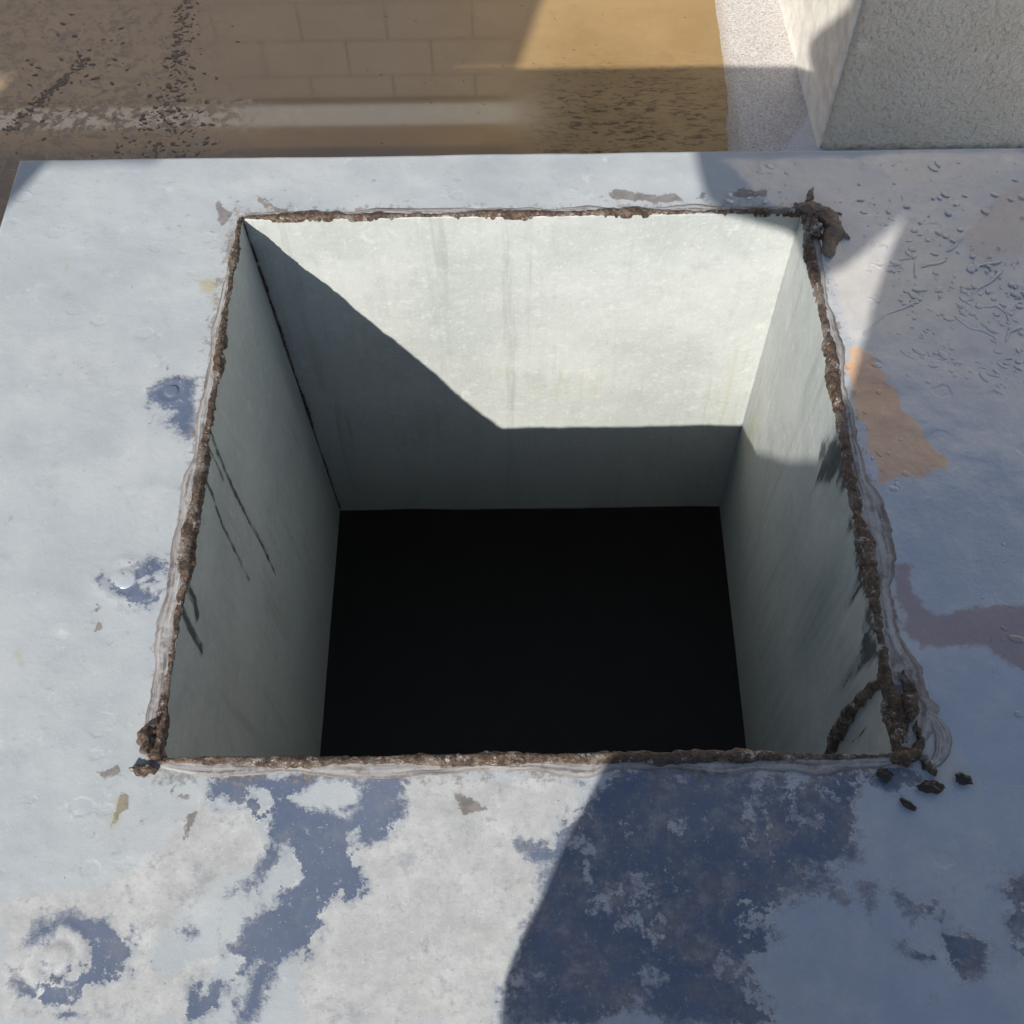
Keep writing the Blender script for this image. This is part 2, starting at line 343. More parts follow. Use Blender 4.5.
def liner_material(name='duct_liner_metal'):
    m = Mat(name)
    dark, yel, rim, _ = m.attr('marks_a')
    X, Y, Z = m.xyz()
    n1 = m.noise(60, 8, .65); n2 = m.noise(7, 5, .6); n3 = m.noise(300, 3, .6)
    ver = m.noise(1, 6, .65, co=m.mapping((120, 120, 6)))
    col = m.mix(m.ss(n2, .3, .7), (.46, .488, .472), (.56, .580, .562))
    col = m.mix(m.ss(ver, .5, .75, 0., .25), col, (.40, .44, .41))
    col = m.mix(m.ss(n3, .58, .72, 0., .5), col, (.72, .74, .71))
    col = m.mix(m.ss(m.noise(125, 5, .7), .55, .68, 0., .45), col, (.67, .69, .66))
    col = m.mix(m.ss(n1, .56, .75, 0., .30), col, (.41, .44, .40))
    yn = m.ss(m.math('ADD', yel, m.math('MULTIPLY', m.math('SUBTRACT', ver, .5), 1.6)), .35, 1.)
    col = m.mix(m.math('MULTIPLY', yn, .55), col, (.43, .40, .24))
    col = m.mix(m.math('MULTIPLY', m.ss(m.noise(22, 9, .78), .52, .66), .35), col, (.37, .40, .375))
    col = m.mix(m.math('MULTIPLY', m.ss(m.noise(48, 8, .8, co=m.mapping(loc=(3, 3, 3))), .54, .66), .45), col, (.70, .72, .69))
    drip = m.noise(1, 7, .7, co=m.mapping((38, 38, 2.2)))
    col = m.mix(m.math('MULTIPLY', m.ss(drip, .54, .70), .40), col, (.27, .29, .24))
    col = m.mix(m.math('MULTIPLY', m.math('MULTIPLY', m.ss(drip, .47, .36), m.ss(n1, .45, .6)), .22), col, (.38, .38, .28))
    smu = m.math('MULTIPLY', rim, m.ss(m.math('ADD', ver, m.math('MULTIPLY', n2, .6)), .55, .95, .35, 1.))
    col = m.mix(m.math('MULTIPLY', smu, .75), col, (.17, .215, .235))
    # darker and greener towards the bottom
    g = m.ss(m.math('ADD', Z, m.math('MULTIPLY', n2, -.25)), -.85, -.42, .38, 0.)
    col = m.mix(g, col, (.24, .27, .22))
    dm = m.ss(m.math('ADD', dark, m.math('ADD', m.math('MULTIPLY', m.math('SUBTRACT', n1, .5), .7), m.math('MULTIPLY', m.math('SUBTRACT', ver, .5), 1.3))), .40, .82)
    col = m.mix(m.math('MULTIPLY', dm, .82), col, (.055, .06, .065))
    v = m.voro(60); col = m.mix(m.math('MULTIPLY', m.math('LESS_THAN', v, .04), .6), col, (.16, .13, .09))
    m.set(Base_Color=col, Roughness=m.fmix(dm, .55, .15))
    b = m.bump(n2, .25, .02); b = m.bump(n1, .2, .0015, b); m.normal(m.bump(n3, .25, .0008, b))
    return m.m

def bead_material(lump=False):
    m = Mat('dirty_brown_sealant')
    n1 = m.noise(180, 6, .7); n2 = m.noise(40, 5, .6); n3 = m.noise(520, 3, .7)
    col = m.ramp(n1, [(.32, (.014, .011, .009)), (.48, (.075, .046, .029)), (.62, (.19, .122, .078)), (.80, (.36, .28, .21))])
    col = m.mix(m.ss(n2, .50, .64, 0., .65), col, (.27, .235, .205))
    col = m.mix(m.ss(m.noise(75, 7, .78), .56, .63, 0., .8), col, (.60, .57, .53))
    wh = m.math('MULTIPLY', m.ss(n3, .58, .66), m.ss(n2, .40, .60, .1, 1.))
    col = m.mix(m.math('MULTIPLY', wh, .75), col, (.62, .57, .50))
    col = m.mix(m.ss(m.noise(23, 4), .60, .72, 0., .4), col, (.17, .085, .045))
    col = m.mix(m.ss(m.noise(11, 5, .7), .52, .64, 0., .55), col, (.045, .036, .032))
    if lump: col = m.mix(.55, col, (.36, .265, .185))
    m.set(Base_Color=col, Roughness=m.ss(n2, .3, .7, .45, .8))
    b = m.bump(n1, .8, .004); m.normal(m.bump(n3, .6, .0015, b))
    return m.m

def smear_material():
    m = Mat('grey_white_sealant_film')
    u = m.noise(1, 5, .65, co=m.mapping((14, 330, 1), co=m.uv))
    u2 = m.noise(1, 4, .6, co=m.mapping((120, 220, 1), co=m.uv))
    n = m.noise(90, 6, .65)
    col = m.ramp(u, [(.30, (.07, .06, .057)), (.40, (.20, .185, .18)), (.50, (.37, .35, .335)), (.64, (.50, .50, .49))])
    col = m.mix(m.ss(u2, .52, .64, 0., .55), col, (.16, .12, .095))
    col = m.mix(m.ss(n, .50, .64, 0., .6), col, (.50, .51, .51))
    uvx = m.xyz(m.uv)
    col = m.mix(m.ss(m.math('ADD', uvx[1], m.math('MULTIPLY', m.math('SUBTRACT', n, .5), .006)), .0080, .0115, 0., .5), col, (.14, .115, .105))
    m.set(Base_Color=col, Roughness=.6)
    b = m.bump(u, .25, .0008); m.normal(m.bump(n, .3, .001, b))
    return m.m

def puddle_material():
    m = Mat('muddy_water')
    n1 = m.noise(6, 8, .65); n2 = m.noise(45, 8, .7, dist=.5); n3 = m.noise(1, 7, .7, co=m.mapping((40, 110, 1), rot=(0, 0, .45)), dist=.6)
    X, Y, Z = m.xyz()
    col = m.mix(m.ss(n1, .3, .7), (.37, .24, .105), (.46, .31, .145))
    # silt streaks and clots near the right, shallow end
    near = m.math('MULTIPLY', m.ss(X, -.02, .12), m.ss(Y, 1.98, 1.80))
    col = m.mix(m.math('MULTIPLY', m.ss(n3, .46, .66), m.math('MULTIPLY', near, .9)), col, (.085, .055, .032))
    col = m.mix(m.ss(n2, .58, .75, 0., .4), col, (.25, .16, .085))
    edge = m.ss(m.math('ADD', X, m.math('MULTIPLY', n2, .04)), .36, .43)
    col = m.mix(m.math('MULTIPLY', edge, .35), col, (.30, .20, .09))
    # silt skin on the left end which breaks the mirror
    left = m.ss(X, -.45, -.75)
    skin = m.math('MULTIPLY', m.ss(m.math('ADD', n2, m.math('MULTIPLY', n3, .35)), .65, .76), left)
    col = m.mix(m.math('MULTIPLY', skin, .6), col, (.21, .14, .10))
    col = m.mix(m.math('MULTIPLY', m.ss(X, .0, -.3), .6), col, (.275, .215, .170))
    sh = m.ss(X, -.06, .16)
    m.set(Base_Color=col, Roughness=m.fmix(sh, m.fmix(skin, .035, .4), .22), IOR=m.fmix(sh, 1.75, 1.38))
    m.normal(m.bump(n2, m.math('MULTIPLY', skin, .4), .002))
    return m.m

def deck_material():
    m = Mat('gritty_roof_membrane')
    n1 = m.noise(220, 4, .7); n2 = m.noise(12, 7, .65); n3 = m.noise(55, 6, .7)
    X, Y, Z = m.xyz()
    col = m.mix(m.ss(n1, .35, .65), (.52, .475, .44), (.78, .74, .71))
    col = m.mix(m.ss(n2, .5, .75, 0., .45), col, (.40, .33, .26))
    col = m.mix(m.ss(n3, .60, .72, 0., .6), col, (.22, .17, .12))
    col = m.mix(m.math('LESS_THAN', m.voro(110), .12), col, (.16, .12, .10))
    shore = m.ss(m.math('ADD', X, m.math('MULTIPLY', n3, .03)), .455, .425)
    col = m.mix(m.math('MULTIPLY', shore, .5), col, (.38, .29, .17))
    tri = m.math('SUBTRACT', X, m.math('MULTIPLY', Y, .64))
    tri = m.ss(m.math('ADD', tri, m.math('MULTIPLY', m.math('SUBTRACT', n3, .5), .02)), -.563, -.551)
    col = m.mix(m.math('MULTIPLY', m.math('MULTIPLY', tri, m.ss(Y, 1.80, 1.77)), .6), col, (.80, .79, .80))
    m.set(Base_Color=col, Roughness=.8)
    b = m.bump(n1, .6, .003); m.normal(m.bump(n3, .4, .004, b))
    return m.m

def stucco_material():
    m = Mat('cream_rough_stucco')
    n1 = m.noise(70, 5, .62); n2 = m.noise(8, 6, .6); n3 = m.noise(190, 4, .7)
    X, Y, Z = m.xyz()
    col = m.mix(m.ss(n2, .3, .7), (.78, .685, .555), (.86, .77, .645))
    col = m.mix(m.ss(n1, .30, .45, .35, 0.), col, (.45, .42, .38))
    st = m.noise(1, 6, .7, co=m.mapping((70, 70, 28)))
    col = m.mix(m.ss(st, .64, .74, 0., .7), col, (.23, .19, .14))
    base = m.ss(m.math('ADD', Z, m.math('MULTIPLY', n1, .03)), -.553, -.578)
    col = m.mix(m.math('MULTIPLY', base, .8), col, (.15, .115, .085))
    m.set(Base_Color=col, Roughness=.9)
    b = m.bump(m.noise(115, 2, .5), 1., .010); m.normal(m.bump(n3, .8, .003, b))
    return m.m

def block_material():
    m = Mat('painted_concrete_block')
    n = m.t.nodes.new('ShaderNodeTexBrick')
    X, Y, Z = m.xyz()
    c = m.t.nodes.new('ShaderNodeCombineXYZ'); m.put(c.inputs[0], X); m.put(c.inputs[1], Z)
    m.put(n.inputs['Vector'], c.outputs[0])
    n.inputs['Scale'].default_value = 1; n.inputs['Brick Width'].default_value = .40; n.inputs['Row Height'].default_value = .20
    n.inputs['Mortar Size'].default_value = .006; n.inputs['Mortar Smooth'].default_value = .2
    m.put(n.inputs['Color1'], (.43, .36, .305)); m.put(n.inputs['Color2'], (.46, .385, .325)); m.put(n.inputs['Mortar'], (.20, .165, .14))
    m.set(Base_Color=m.mix(m.ss(m.noise(3, 6), .4, .7, 0., .35), n.outputs['Color'], (.33, .27, .22)), Roughness=.9)
    m.normal(m.bump(m.noise(90), .4, .004))
    return m.m

M = dict(plate=plate_material(), liner=liner_material(), bead=bead_material(), lump=bead_material(True), smear=smear_material(),
         puddle=puddle_material(), deck=deck_material(), stucco=stucco_material(),
         block=block_material(), void=Mat('dark_room').set(Base_Color=(.50, .46, .40), Roughness=.95).m,
         white=plain('white_paint', (.85, .84, .80), .6), cream=plain('cream_plaster', (.90, .87, .79), .85), brown=plain('brown_fascia', (.30, .19, .11), .6),
         galv=plain('plain_galvanised', (.45, .48, .50), .4, .6), scrap=plain('wet_black_sealant', (.035, .028, .024), .3), litter=plain('wet_silt', (.125, .098, .076), .35),
         skin=plain('skin', (.45, .28, .20), .5), shirt=plain('navy_shirt', (.05, .06, .10), .8),
         jeans=plain('blue_denim', (.06, .08, .13), .85), hair=plain('dark_hair', (.03, .02, .015), .5),
         hat=plain('straw', (.45, .36, .22), .8), shoe=plain('black_leather', (.03, .03, .03), .4), phone=plain('black_glass', (.02, .02, .022), .15))

# ----------------------------------------------------------------- the roof curb with its open duct
curb = empty('roof_curb', (0, 0, GZ))
tag(curb, 'square opening with rusty brown sealant rim in a weathered grey metal cover plate', 'duct opening')
curb.location = (0, 0, 0)

def lines(a, b, step, must):
    xs = [a, b] + [m_ for m_ in must]
    xs = sorted(xs); out = []
    for p, q in zip(xs[:-1], xs[1:]):
        n = max(1, int(round((q - p) / step)))
        out += list(np.linspace(p, q, n, endpoint=False))
    return np.array(out + [b])

def make_plate():
    st = .0025
    xs = lines(PX0, PX1, st, [HX0, HX1]); ys = lines(PY0, PY1, st, [HY0, HY1])
    nx, ny = len(xs), len(ys)
    gx, gy = np.meshgrid(xs, ys, indexing='ij')
    P = np.stack([gx.ravel(), gy.ravel()], 1)
    P3 = np.column_stack([P, np.zeros(len(P))])
    z = (fbm(P3, 5, 3, 3) - .5) * .006 + (fbm(P3, 22, 3, 5) - .5) * .0016
    # keep flat near the rim of the opening, dimple round the screws
    dx = np.maximum(np.maximum(HX0 - P[:, 0], P[:, 0] - HX1), 0); dy = np.maximum(np.maximum(HY0 - P[:, 1], P[:, 1] - HY1), 0)
    z *= np.clip(np.hypot(dx, dy) / .06, .15, 1)
    for (sx, sy, r) in SCREWS:
        d = np.hypot(P[:, 0] - sx, P[:, 1] - sy)
        z += .0014 * np.exp(-(d / (r * 2.2)) ** 2) - .0010 * np.exp(-((d - r * 1.25) / (r * .25)) ** 2) + .0005 * np.exp(-((d - r * 2.1) / (r * .35)) ** 2)
    # turned-down edges
    V = np.column_stack([P, z])
    idx = np.arange(nx * ny).reshape(nx, ny)
    cx = (xs[:-1] + xs[1:]) / 2; cy = (ys[:-1] + ys[1:]) / 2
    keep = ~(((cx > HX0) & (cx < HX1))[:, None] & ((cy > HY0) & (cy < HY1))[None, :])
    a = idx[:-1, :-1][keep]; b = idx[1:, :-1][keep]; c = idx[1:, 1:][keep]; d = idx[:-1, 1:][keep]
    F = np.stack([a, b, c, d], 1)
    ring = np.concatenate([idx[:, 0], idx[-1, 1:], idx[::-1, -1][1:], idx[0, ::-1][1:-1]])
    n0 = len(V); k = len(ring)
    off = np.zeros((k, 2)); 
    ctr = np.array([(PX0 + PX1) / 2, (PY0 + PY1) / 2])
    nrm = np.sign(V[ring, :2] - ctr) * (np.abs(V[ring, :2] - ctr) > np.array([(PX1 - PX0) / 2 - 1e-6, (PY1 - PY0) / 2 - 1e-6]))
    r1 = V[ring].copy(); r1[:, :2] += nrm * .003; r1[:, 2] -= .003
    r2 = r1.copy(); r2[:, 2] = -.055
    V = np.vstack([V, r1, r2])
    i = np.arange(k); j = (i + 1) % k
    S1 = np.stack([ring[i], n0 + i, n0 + j, ring[j]], 1); S2 = np.stack([n0 + i, n0 + k + i, n0 + k + j, n0 + j], 1)
    F = np.vstack([F, S1, S2])
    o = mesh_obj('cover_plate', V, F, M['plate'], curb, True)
    Q = V[:, :2]
    wig = np.column_stack([(fbm(np.column_stack([Q, np.zeros(len(Q))]), 45, 3, 11) - .5), (fbm(np.column_stack([Q, np.zeros(len(Q))]), 45, 3, 23) - .5)]) * .016
    W = Q + wig
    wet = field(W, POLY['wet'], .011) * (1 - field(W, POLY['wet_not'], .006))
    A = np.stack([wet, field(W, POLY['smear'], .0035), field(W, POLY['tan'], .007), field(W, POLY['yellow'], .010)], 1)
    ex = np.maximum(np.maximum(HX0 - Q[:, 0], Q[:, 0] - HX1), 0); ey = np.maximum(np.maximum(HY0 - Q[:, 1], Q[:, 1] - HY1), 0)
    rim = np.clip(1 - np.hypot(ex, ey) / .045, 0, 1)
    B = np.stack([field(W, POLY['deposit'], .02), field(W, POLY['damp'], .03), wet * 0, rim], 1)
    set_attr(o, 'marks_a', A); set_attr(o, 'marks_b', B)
    return o

SCREWS = [(-.356, .143, .010), (-.346, .674, .007), (-.358, .465, .010)]
plate = make_plate()

# painted-over screw heads
for sx, sy, r in SCREWS:
    bm = bmesh.new()
    prof = [(0, .0009), (r * .6, .0008), (r * .88, .0006), (r * .99, .0001), (r * 1.04, -.003)]
    n = 28; rings = []
    for rr, zz in prof[1:]:
        rings.append([bm.verts.new((sx + rr * math.cos(2 * math.pi * k / n), sy + rr * math.sin(2 * math.pi * k / n), zz + .0012)) for k in range(n)])
    top = bm.verts.new((sx, sy, .0021))
    for k in range(n):
        bm.faces.new((top, rings[0][k], rings[0][(k + 1) % n]))
        for q in range(len(rings) - 1):
            bm.faces.new((rings[q][k], rings[q + 1][k], rings[q + 1][(k + 1) % n], rings[q][(k + 1) % n]))
    o = bm_obj('screw_head', bm, M['plate'], curb, True)
    nv = len(o.data.vertices)
    w = 0.0 if r > .008 else 1.0
    set_attr(o, 'marks_a', [[w, 0, 0, 0]] * nv); set_attr(o, 'marks_b', [[.95 if sy > .6 else 0, .6 if r > .008 and sy > .3 else 0, 0, 0]] * nv)

# liner: four panels of the duct, slightly tapering
TOPC = dict(l=HX0, r=HX1, f=HY0, b=HY1)
BOTC = dict(l=-.2822, r=.3104, f=.308, b=.8967)
def liner_panel(side, polys=(), seglines=(), yel=(), smudge=()):
    n = 200; mz = 200
    t = np.linspace(-.0025, 1.0025, n); s = np.linspace(0, 1, mz)
    T, S_ = np.meshgrid(t, s, indexing='ij'); T = T.ravel(); S_ = S_.ravel()
    lerp = lambda k: TOPC[k] + (BOTC[k] - TOPC[k]) * S_
    Z = S_ * ZB
    if side in 'lr':
        X = lerp(side); Y = lerp('f') + (lerp('b') - lerp('f')) * T; P2 = np.column_stack([Y, Z])
        bulge = (fbm(np.column_stack([Y, Z, Y * 0 + 3]), 4, 2, ord(side)) - .5) * .006 * np.clip(np.minimum(np.minimum(T, 1 - T), np.minimum(S_ + .02, 1.02 - S_)) * 8, 0, 1)
        X = X + bulge
    else:
        Y = lerp(side); X = lerp('l') + (lerp('r') - lerp('l')) * T; P2 = np.column_stack([X, Z])
        bulge = (fbm(np.column_stack([X, Z, X * 0 + 3]), 4, 2, ord(side)) - .5) * .006 * np.clip(np.minimum(np.minimum(T, 1 - T), np.minimum(S_ + .02, 1.02 - S_)) * 8, 0, 1)
        Y = Y + bulge
        if side == 'b':       # slightly ragged lower lip
            Z = Z + (S_ > .999) * (fbm(np.column_stack([X, X * 0, X * 0]), 12, 3, 9) - .5) * .010
    a = (np.arange(n - 1)[:, None] * mz + np.arange(mz - 1)[None, :]).ravel()
    F = np.stack([a, a + mz, a + mz + 1, a + 1], 1)
    o = mesh_obj('liner_panel', np.column_stack([X, Y, Z]), F, M['liner'], curb, True)
    dark = field(P2, polys, .016) * .85 if len(polys) else np.zeros(len(X))
    for L_, w_, v_ in seglines:
        dark = np.maximum(dark, line_field(P2, L_, w_) * v_)
    y = np.zeros(len(X))
    for (cx, cz, rx, rz, v_) in yel:
        y = np.maximum(y, v_ * np.exp(-((P2[:, 0] - cx) / rx) ** 2 - ((P2[:, 1] - cz) / rz) ** 2))
    sm_ = np.zeros(len(X))
    for (cx, cz, rx, rz, v_) in smudge:
        sm_ = np.maximum(sm_, v_ * np.exp(-((P2[:, 0] - cx) / rx) ** 2 - ((P2[:, 1] - cz) / rz) ** 2))
    set_attr(o, 'marks_a', np.stack([dark, y, sm_, y * 0 + 1], 1))
    so = o.modifiers.new('sheet', 'SOLIDIFY'); so.thickness = .0015
    so.offset = {'l': 1, 'r': -1, 'f': -1, 'b': 1}[side]
    return o
liner_panel('l', (), [(WALL['left'][0], .009, .85), (WALL['left'][1], .008, .85), (WALL['left'][2], .006, .75),
                      (WALL['left'][3], .014, .95), (WALL['left'][4], .015, .95)], (), [(.35, -.40, .12, .25, .4), (.88, -.4, .03, .4, .5)])
liner_panel('r', WALL['right_poly'], [(WALL['right_line'], .004, .8)], [(.86, -.36, .03, .16, .9), (.60, -.35, .10, .2, .5)],
            [(.50, -.18, .05, .16, .8), (.40, -.12, .07, .10, .6), (.89, -.50, .03, .25, .8), (.60, -.02, .06, .05, .7), (.45, -.45, .2, .2, .5)])
liner_panel('b', (), [], [(.09, -.31, .12, .05, .55), (.28, -.33, .03, .15, .6), (-.02, -.28, .05, .04, .5)])
liner_panel('f')

# curb walls under the plate (seen from the side only)
bm = bmesh.new()
t_ = .004
add_box(bm, (PX0 + .012, PY0 + .012, GZ), (PX1 - .012, PY0 + .016, -.004)); add_box(bm, (PX0 + .012, PY1 - .016, GZ), (PX1 - .012, PY1 - .012, -.004))
add_box(bm, (PX0 + .012, PY0 + .0165, GZ), (PX0 + .016, PY1 - .0165, -.005)); add_box(bm, (PX1 - .016, PY0 + .0165, GZ), (PX1 - .012, PY1 - .0165, -.005))
bm_obj('curb_wall', bm, M['galv'], curb)

# ---- sealant: beads, films and lumps
def strip(name, pts, mapfn, width, height, mat, seed, lumps=1., step=.0014, nv=13, film=False, edge=.0, wander=.0016, caps=True):
    """raised strip along 2D path pts; width(t)->(inner, outer); mapfn(u,v,h)->xyz"""
    pts = np.asarray(pts, float)
    seg = np.hypot(*np.diff(pts, axis=0).T); cum = np.concatenate([[0], np.cumsum(seg)])
    n = max(8, int(cum[-1] / step)); s = np.linspace(0, cum[-1], n)
    cx = np.interp(s, cum, pts[:, 0]); cy = np.interp(s, cum, pts[:, 1])
    k = max(1, int(.006 / step)); ker = np.ones(2 * k + 1) / (2 * k + 1)
    cx = np.convolve(np.pad(cx, k, mode='edge'), ker, 'valid'); cy = np.convolve(np.pad(cy, k, mode='edge'), ker, 'valid')
    tx, ty = np.gradient(cx), np.gradient(cy); L_ = np.hypot(tx, ty) + 1e-9; nx, ny = -ty / L_, tx / L_
    tt = s / cum[-1]
    wi, wo = width(tt)
    S3 = np.column_stack([s, s * 0 + seed, s * 0])
    big_ = np.clip(.30 + 2.2 * (fbm(S3 + 31, 14, 3, seed + 11) - .22), .35, 1.35)
    wi = wi * (.35 + 1.2 * fbm(S3, 70, 5, seed)) * big_; wo = wo * (.15 + 1.6 * fbm(S3 + 5, 60, 6, seed + 3)) * big_
    if film:
        wo = width(tt)[1] * (.30 + 1.25 * fbm(S3 + 5, 26, 6, seed + 3)); wi = width(tt)[0] + s * 0
    if edge: wo = wo * (1 + edge * (fbm(S3 + 9, 16, 3, seed + 5) - .5) * 2)
    if caps:
        c = np.clip(np.minimum(s, cum[-1] - s) / (.03 if film else .006), 0, 1) ** .5
        wi = wi * c; wo = wo * c
    wob = (fbm(S3 + 2, 25, 3, seed + 8) - .5) * 2 * wander
    v = np.linspace(-1, 1, nv)
    off = np.where(v[None, :] < 0, v[None, :] * wi[:, None], v[None, :] * wo[:, None]) + wob[:, None]
    PX = cx[:, None] + nx[:, None] * off; PY = cy[:, None] + ny[:, None] * off
    prof = np.sqrt(np.clip(1 - v ** 2, 0, 1))[None, :]
    Q = np.column_stack([PX.ravel(), PY.ravel(), np.zeros(PX.size)])
    if film:
        H = height * np.clip((1 - np.abs(v)) * 4, 0, 1)[None, :] * (.6 + .8 * fbm(np.column_stack([np.repeat(s, nv), np.tile(v, n) * .04, np.zeros(n * nv)]), 40, 3, seed).reshape(n, nv))
        H = H - .0006 * (np.abs(v) > .99)[None, :]
    else:
        rough = fbm(Q, 120, 4, seed + 1).reshape(n, nv); big = fbm(Q, 38, 2, seed + 2).reshape(n, nv)
        H = height * big_[:, None] * prof * (.30 + lumps * (1.0 * rough + .45 * big)) - .001 * (np.abs(v) > .99)[None, :]
        jit = (fbm(Q, 260, 2, seed + 4).reshape(n, nv) - .5) * .0030 * lumps
        PX = PX + nx[:, None] * jit; PY = PY + ny[:, None] * jit
    V = mapfn(PX.ravel(), PY.ravel(), H.ravel())
    a = (np.arange(n - 1)[:, None] * nv + np.arange(nv - 1)[None, :]).ravel()
    F = np.stack([a, a + nv, a + nv + 1, a + 1], 1)
    o = mesh_obj(name, V, F, mat, curb, True)
    set_uv(o, np.column_stack([np.repeat(s, nv), np.tile(v, n) * .012 if film else off.ravel()]))
    return o
flat = lambda u, v, h: np.column_stack([u, v, h + .0008])
C = lambda a, b: (lambda t: (np.full_like(t, a), np.full_like(t, b)))
L2 = lambda a0, a1, b0, b1: (lambda t: (a0 + (a1 - a0) * t, b0 + (b1 - b0) * t))
e = .002
# the +v side is to the left of the travel direction: travel clockwise so that it is the outer side
bl, br, tl, tr = (HX0 - e, HY0 - e), (HX1 + e, HY0 - e), (HX0 - e, HY1 + e), (HX1 + e, HY1 + e)
strip('sealant_film', [bl, tl], flat, L2(.002, .002, .021, .006), .0005, M['smear'], 31, film=True, edge=.35)
strip('sealant_film', [tl, tr], flat, C(.002, .010), .0004, M['smear'], 37, film=True, edge=.3)
strip('sealant_film', [tr, br], flat, L2(.002, .002, .010, .030), .0007, M['smear'], 41, film=True, edge=.35)
strip('sealant_film', [br, bl], flat, C(.002, .013), .0005, M['smear'], 43, film=True, edge=.3)
flat2 = lambda u, v, h: np.column_stack([u, v, h + .0012 - np.where((u > HX0 + .002) & (u < HX1 - .002) & (v > HY0 + .002) & (v < HY1 - .002), .003, 0)])
strip('sealant_bead', [bl, tl], flat2, L2(.0055, .0040, .0070, .0042), .0030, M['bead'], 1)
strip('sealant_bead', [tl, tr], flat2, L2(.0030, .0045, .0030, .0045), .0026, M['bead'], 5)
strip('sealant_bead', [tr, br], flat2, L2(.0045, .0062, .0042, .0066), .0034, M['bead'], 9)
strip('sealant_bead', [br, bl], flat2, L2(.0060, .0042, .0055, .0035), .0032, M['bead'], 13)
# loop of sealant smeared down the right-hand liner panel
strip('sealant_bead', np.array(WALL['right_seal']) * .001, lambda u, v, h: np.column_stack([HX1 - .0015 - h, u, v]), C(.0055, .0055), .005, M['bead'], 17)
# corner seams of the liner
def seam(xa, ya, xb, yb, w, seed, sx, sy):
    f = lambda u, v, h: np.column_stack([xa + (xb - xa) * (u / ZB) + sx * (.7 * h + np.abs(v) * .5) + v * .5 * sy, ya + (yb - ya) * (u / ZB) + sy * (-.7) * h * -1 * -1 + 0 * v - np.abs(v) * .3, u])
    strip('corner_seam', [(-.004, 0), (ZB + .004, 0)], f, C(w, w), .003, M['bead'], seed, wander=.001, nv=9)
seam(TOPC['l'], TOPC['b'], BOTC['l'], BOTC['b'], .0025, 21, 1, 1)

def blob(name, loc, rad, seed, spikes=(), flatz=.45, amp=.9, mat=None, parent=None, sub=4):
    bm = bmesh.new(); bmesh.ops.create_icosphere(bm, subdivisions=sub, radius=1)
    P = np.array([v.co[:] for v in bm.verts])
    n = fbm(P + seed, 1.8, 5, seed); n2 = fbm(P + seed, 6, 3, seed + 2)
    r = .55 + amp * (n - .3) + .35 * (n2 - .5)
    for (ang, ln, sharp) in spikes:
        dvec = np.array([math.cos(R(ang)), math.sin(R(ang)), .25]); dvec /= np.linalg.norm(dvec)
        r = r + ln * np.exp((P @ dvec - 1) * sharp)
    Q = P * r[:, None] * np.array([rad[0], rad[1], rad[0] * flatz])
    for v, q in zip(bm.verts, Q): v.co = q + np.array(loc) if parent is not None else q
    o = bm_obj(name, bm, mat or M['bead'], parent, True)
    if parent is None: o.location = loc
    return o
LW = lambda a, b: (lambda t: (a * (.35 + .9 * np.sin(np.pi * np.clip(t, .05, .95)) ** .7), b * (.35 + .9 * np.sin(np.pi * np.clip(t, .05, .95)) ** .7)))
lump = lambda pts, a, b, h, sd, mm='lump': strip('sealant_lump', pts, flat, LW(a, b), h, M[mm], sd, wander=.004, step=.0008, lumps=1.9, nv=25)
lump([(.300, .913), (.318, .911), (.334, .900), (.340, .882), (.335, .860), (.330, .838)], .007, .0095, .0045, 61)
lump([(.316, .917), (.322, .926), (.3255, .943)], .0035, .004, .004, 62)
lump([(.340, .902), (.348, .905), (.356, .903)], .0022, .0022, .003, 63)
lump([(.341, .878), (.350, .869), (.359, .866)], .003, .0035, .004, 64)
lump([(.322, .915), (.330, .906), (.336, .895)], .004, .005, .006, 65)
lump([(.318, .900), (.320, .880), (.321, .862)], .006, .004, .005, 66, 'bead')
lump([(.300, .294), (.318, .296), (.329, .306), (.328, .326)], .007, .008, .006, 67, 'bead')
lump([(.326, .300), (.334, .288), (.337, .276)], .004, .005, .003, 68, 'bead')
lump([(.322, .322), (.326, .345), (.323, .370)], .004, .005, .005, 69, 'bead')
lump([(-.300, .292), (-.312, .290), (-.326, .288)], .006, .006, .005, 70, 'bead')
lump([(-.308, .300), (-.312, .315), (-.308, .335)], .004, .006, .004, 71, 'bead')
# ring of squeezed-out clear film round the lower right corner
a_ = np.linspace(R(70), R(-80), 24)
strip('sealant_film', [(.324 + .024 * math.cos(q), .312 + .030 * math.sin(q)) for q in a_], flat, C(.006, .007), .0006, M['smear'], 47, film=True, edge=.2)

# broken-off flakes lying by the lower right corner
FL = [((.294, .279, .0025), (.005, .0062), 'dark triangular flake of old sealant against the bottom rim of the opening'),
      ((.331, .268, .0025), (.0082, .0052), 'largest dark sealant flake just outside the lower right corner of the opening'),
      ((.359, .275, .0025), (.006, .0045), 'small brown sealant flake farthest right beyond the corner of the opening'),
      ((.309, .2545, .0025), (.0072, .0030), 'thin curved dark flake lying lowest below the corner of the opening')]
for k, (loc, rad, lab) in enumerate(FL):
    o = blob('sealant_flake', loc, rad, 60 + k, (), .11, mat=M['scrap'], sub=4, amp=2.0)
    o.rotation_euler.z = [.9, -.1, -.3, -.6][k]
    tag(o, lab, 'sealant flake', 'broken sealant flakes by the opening')

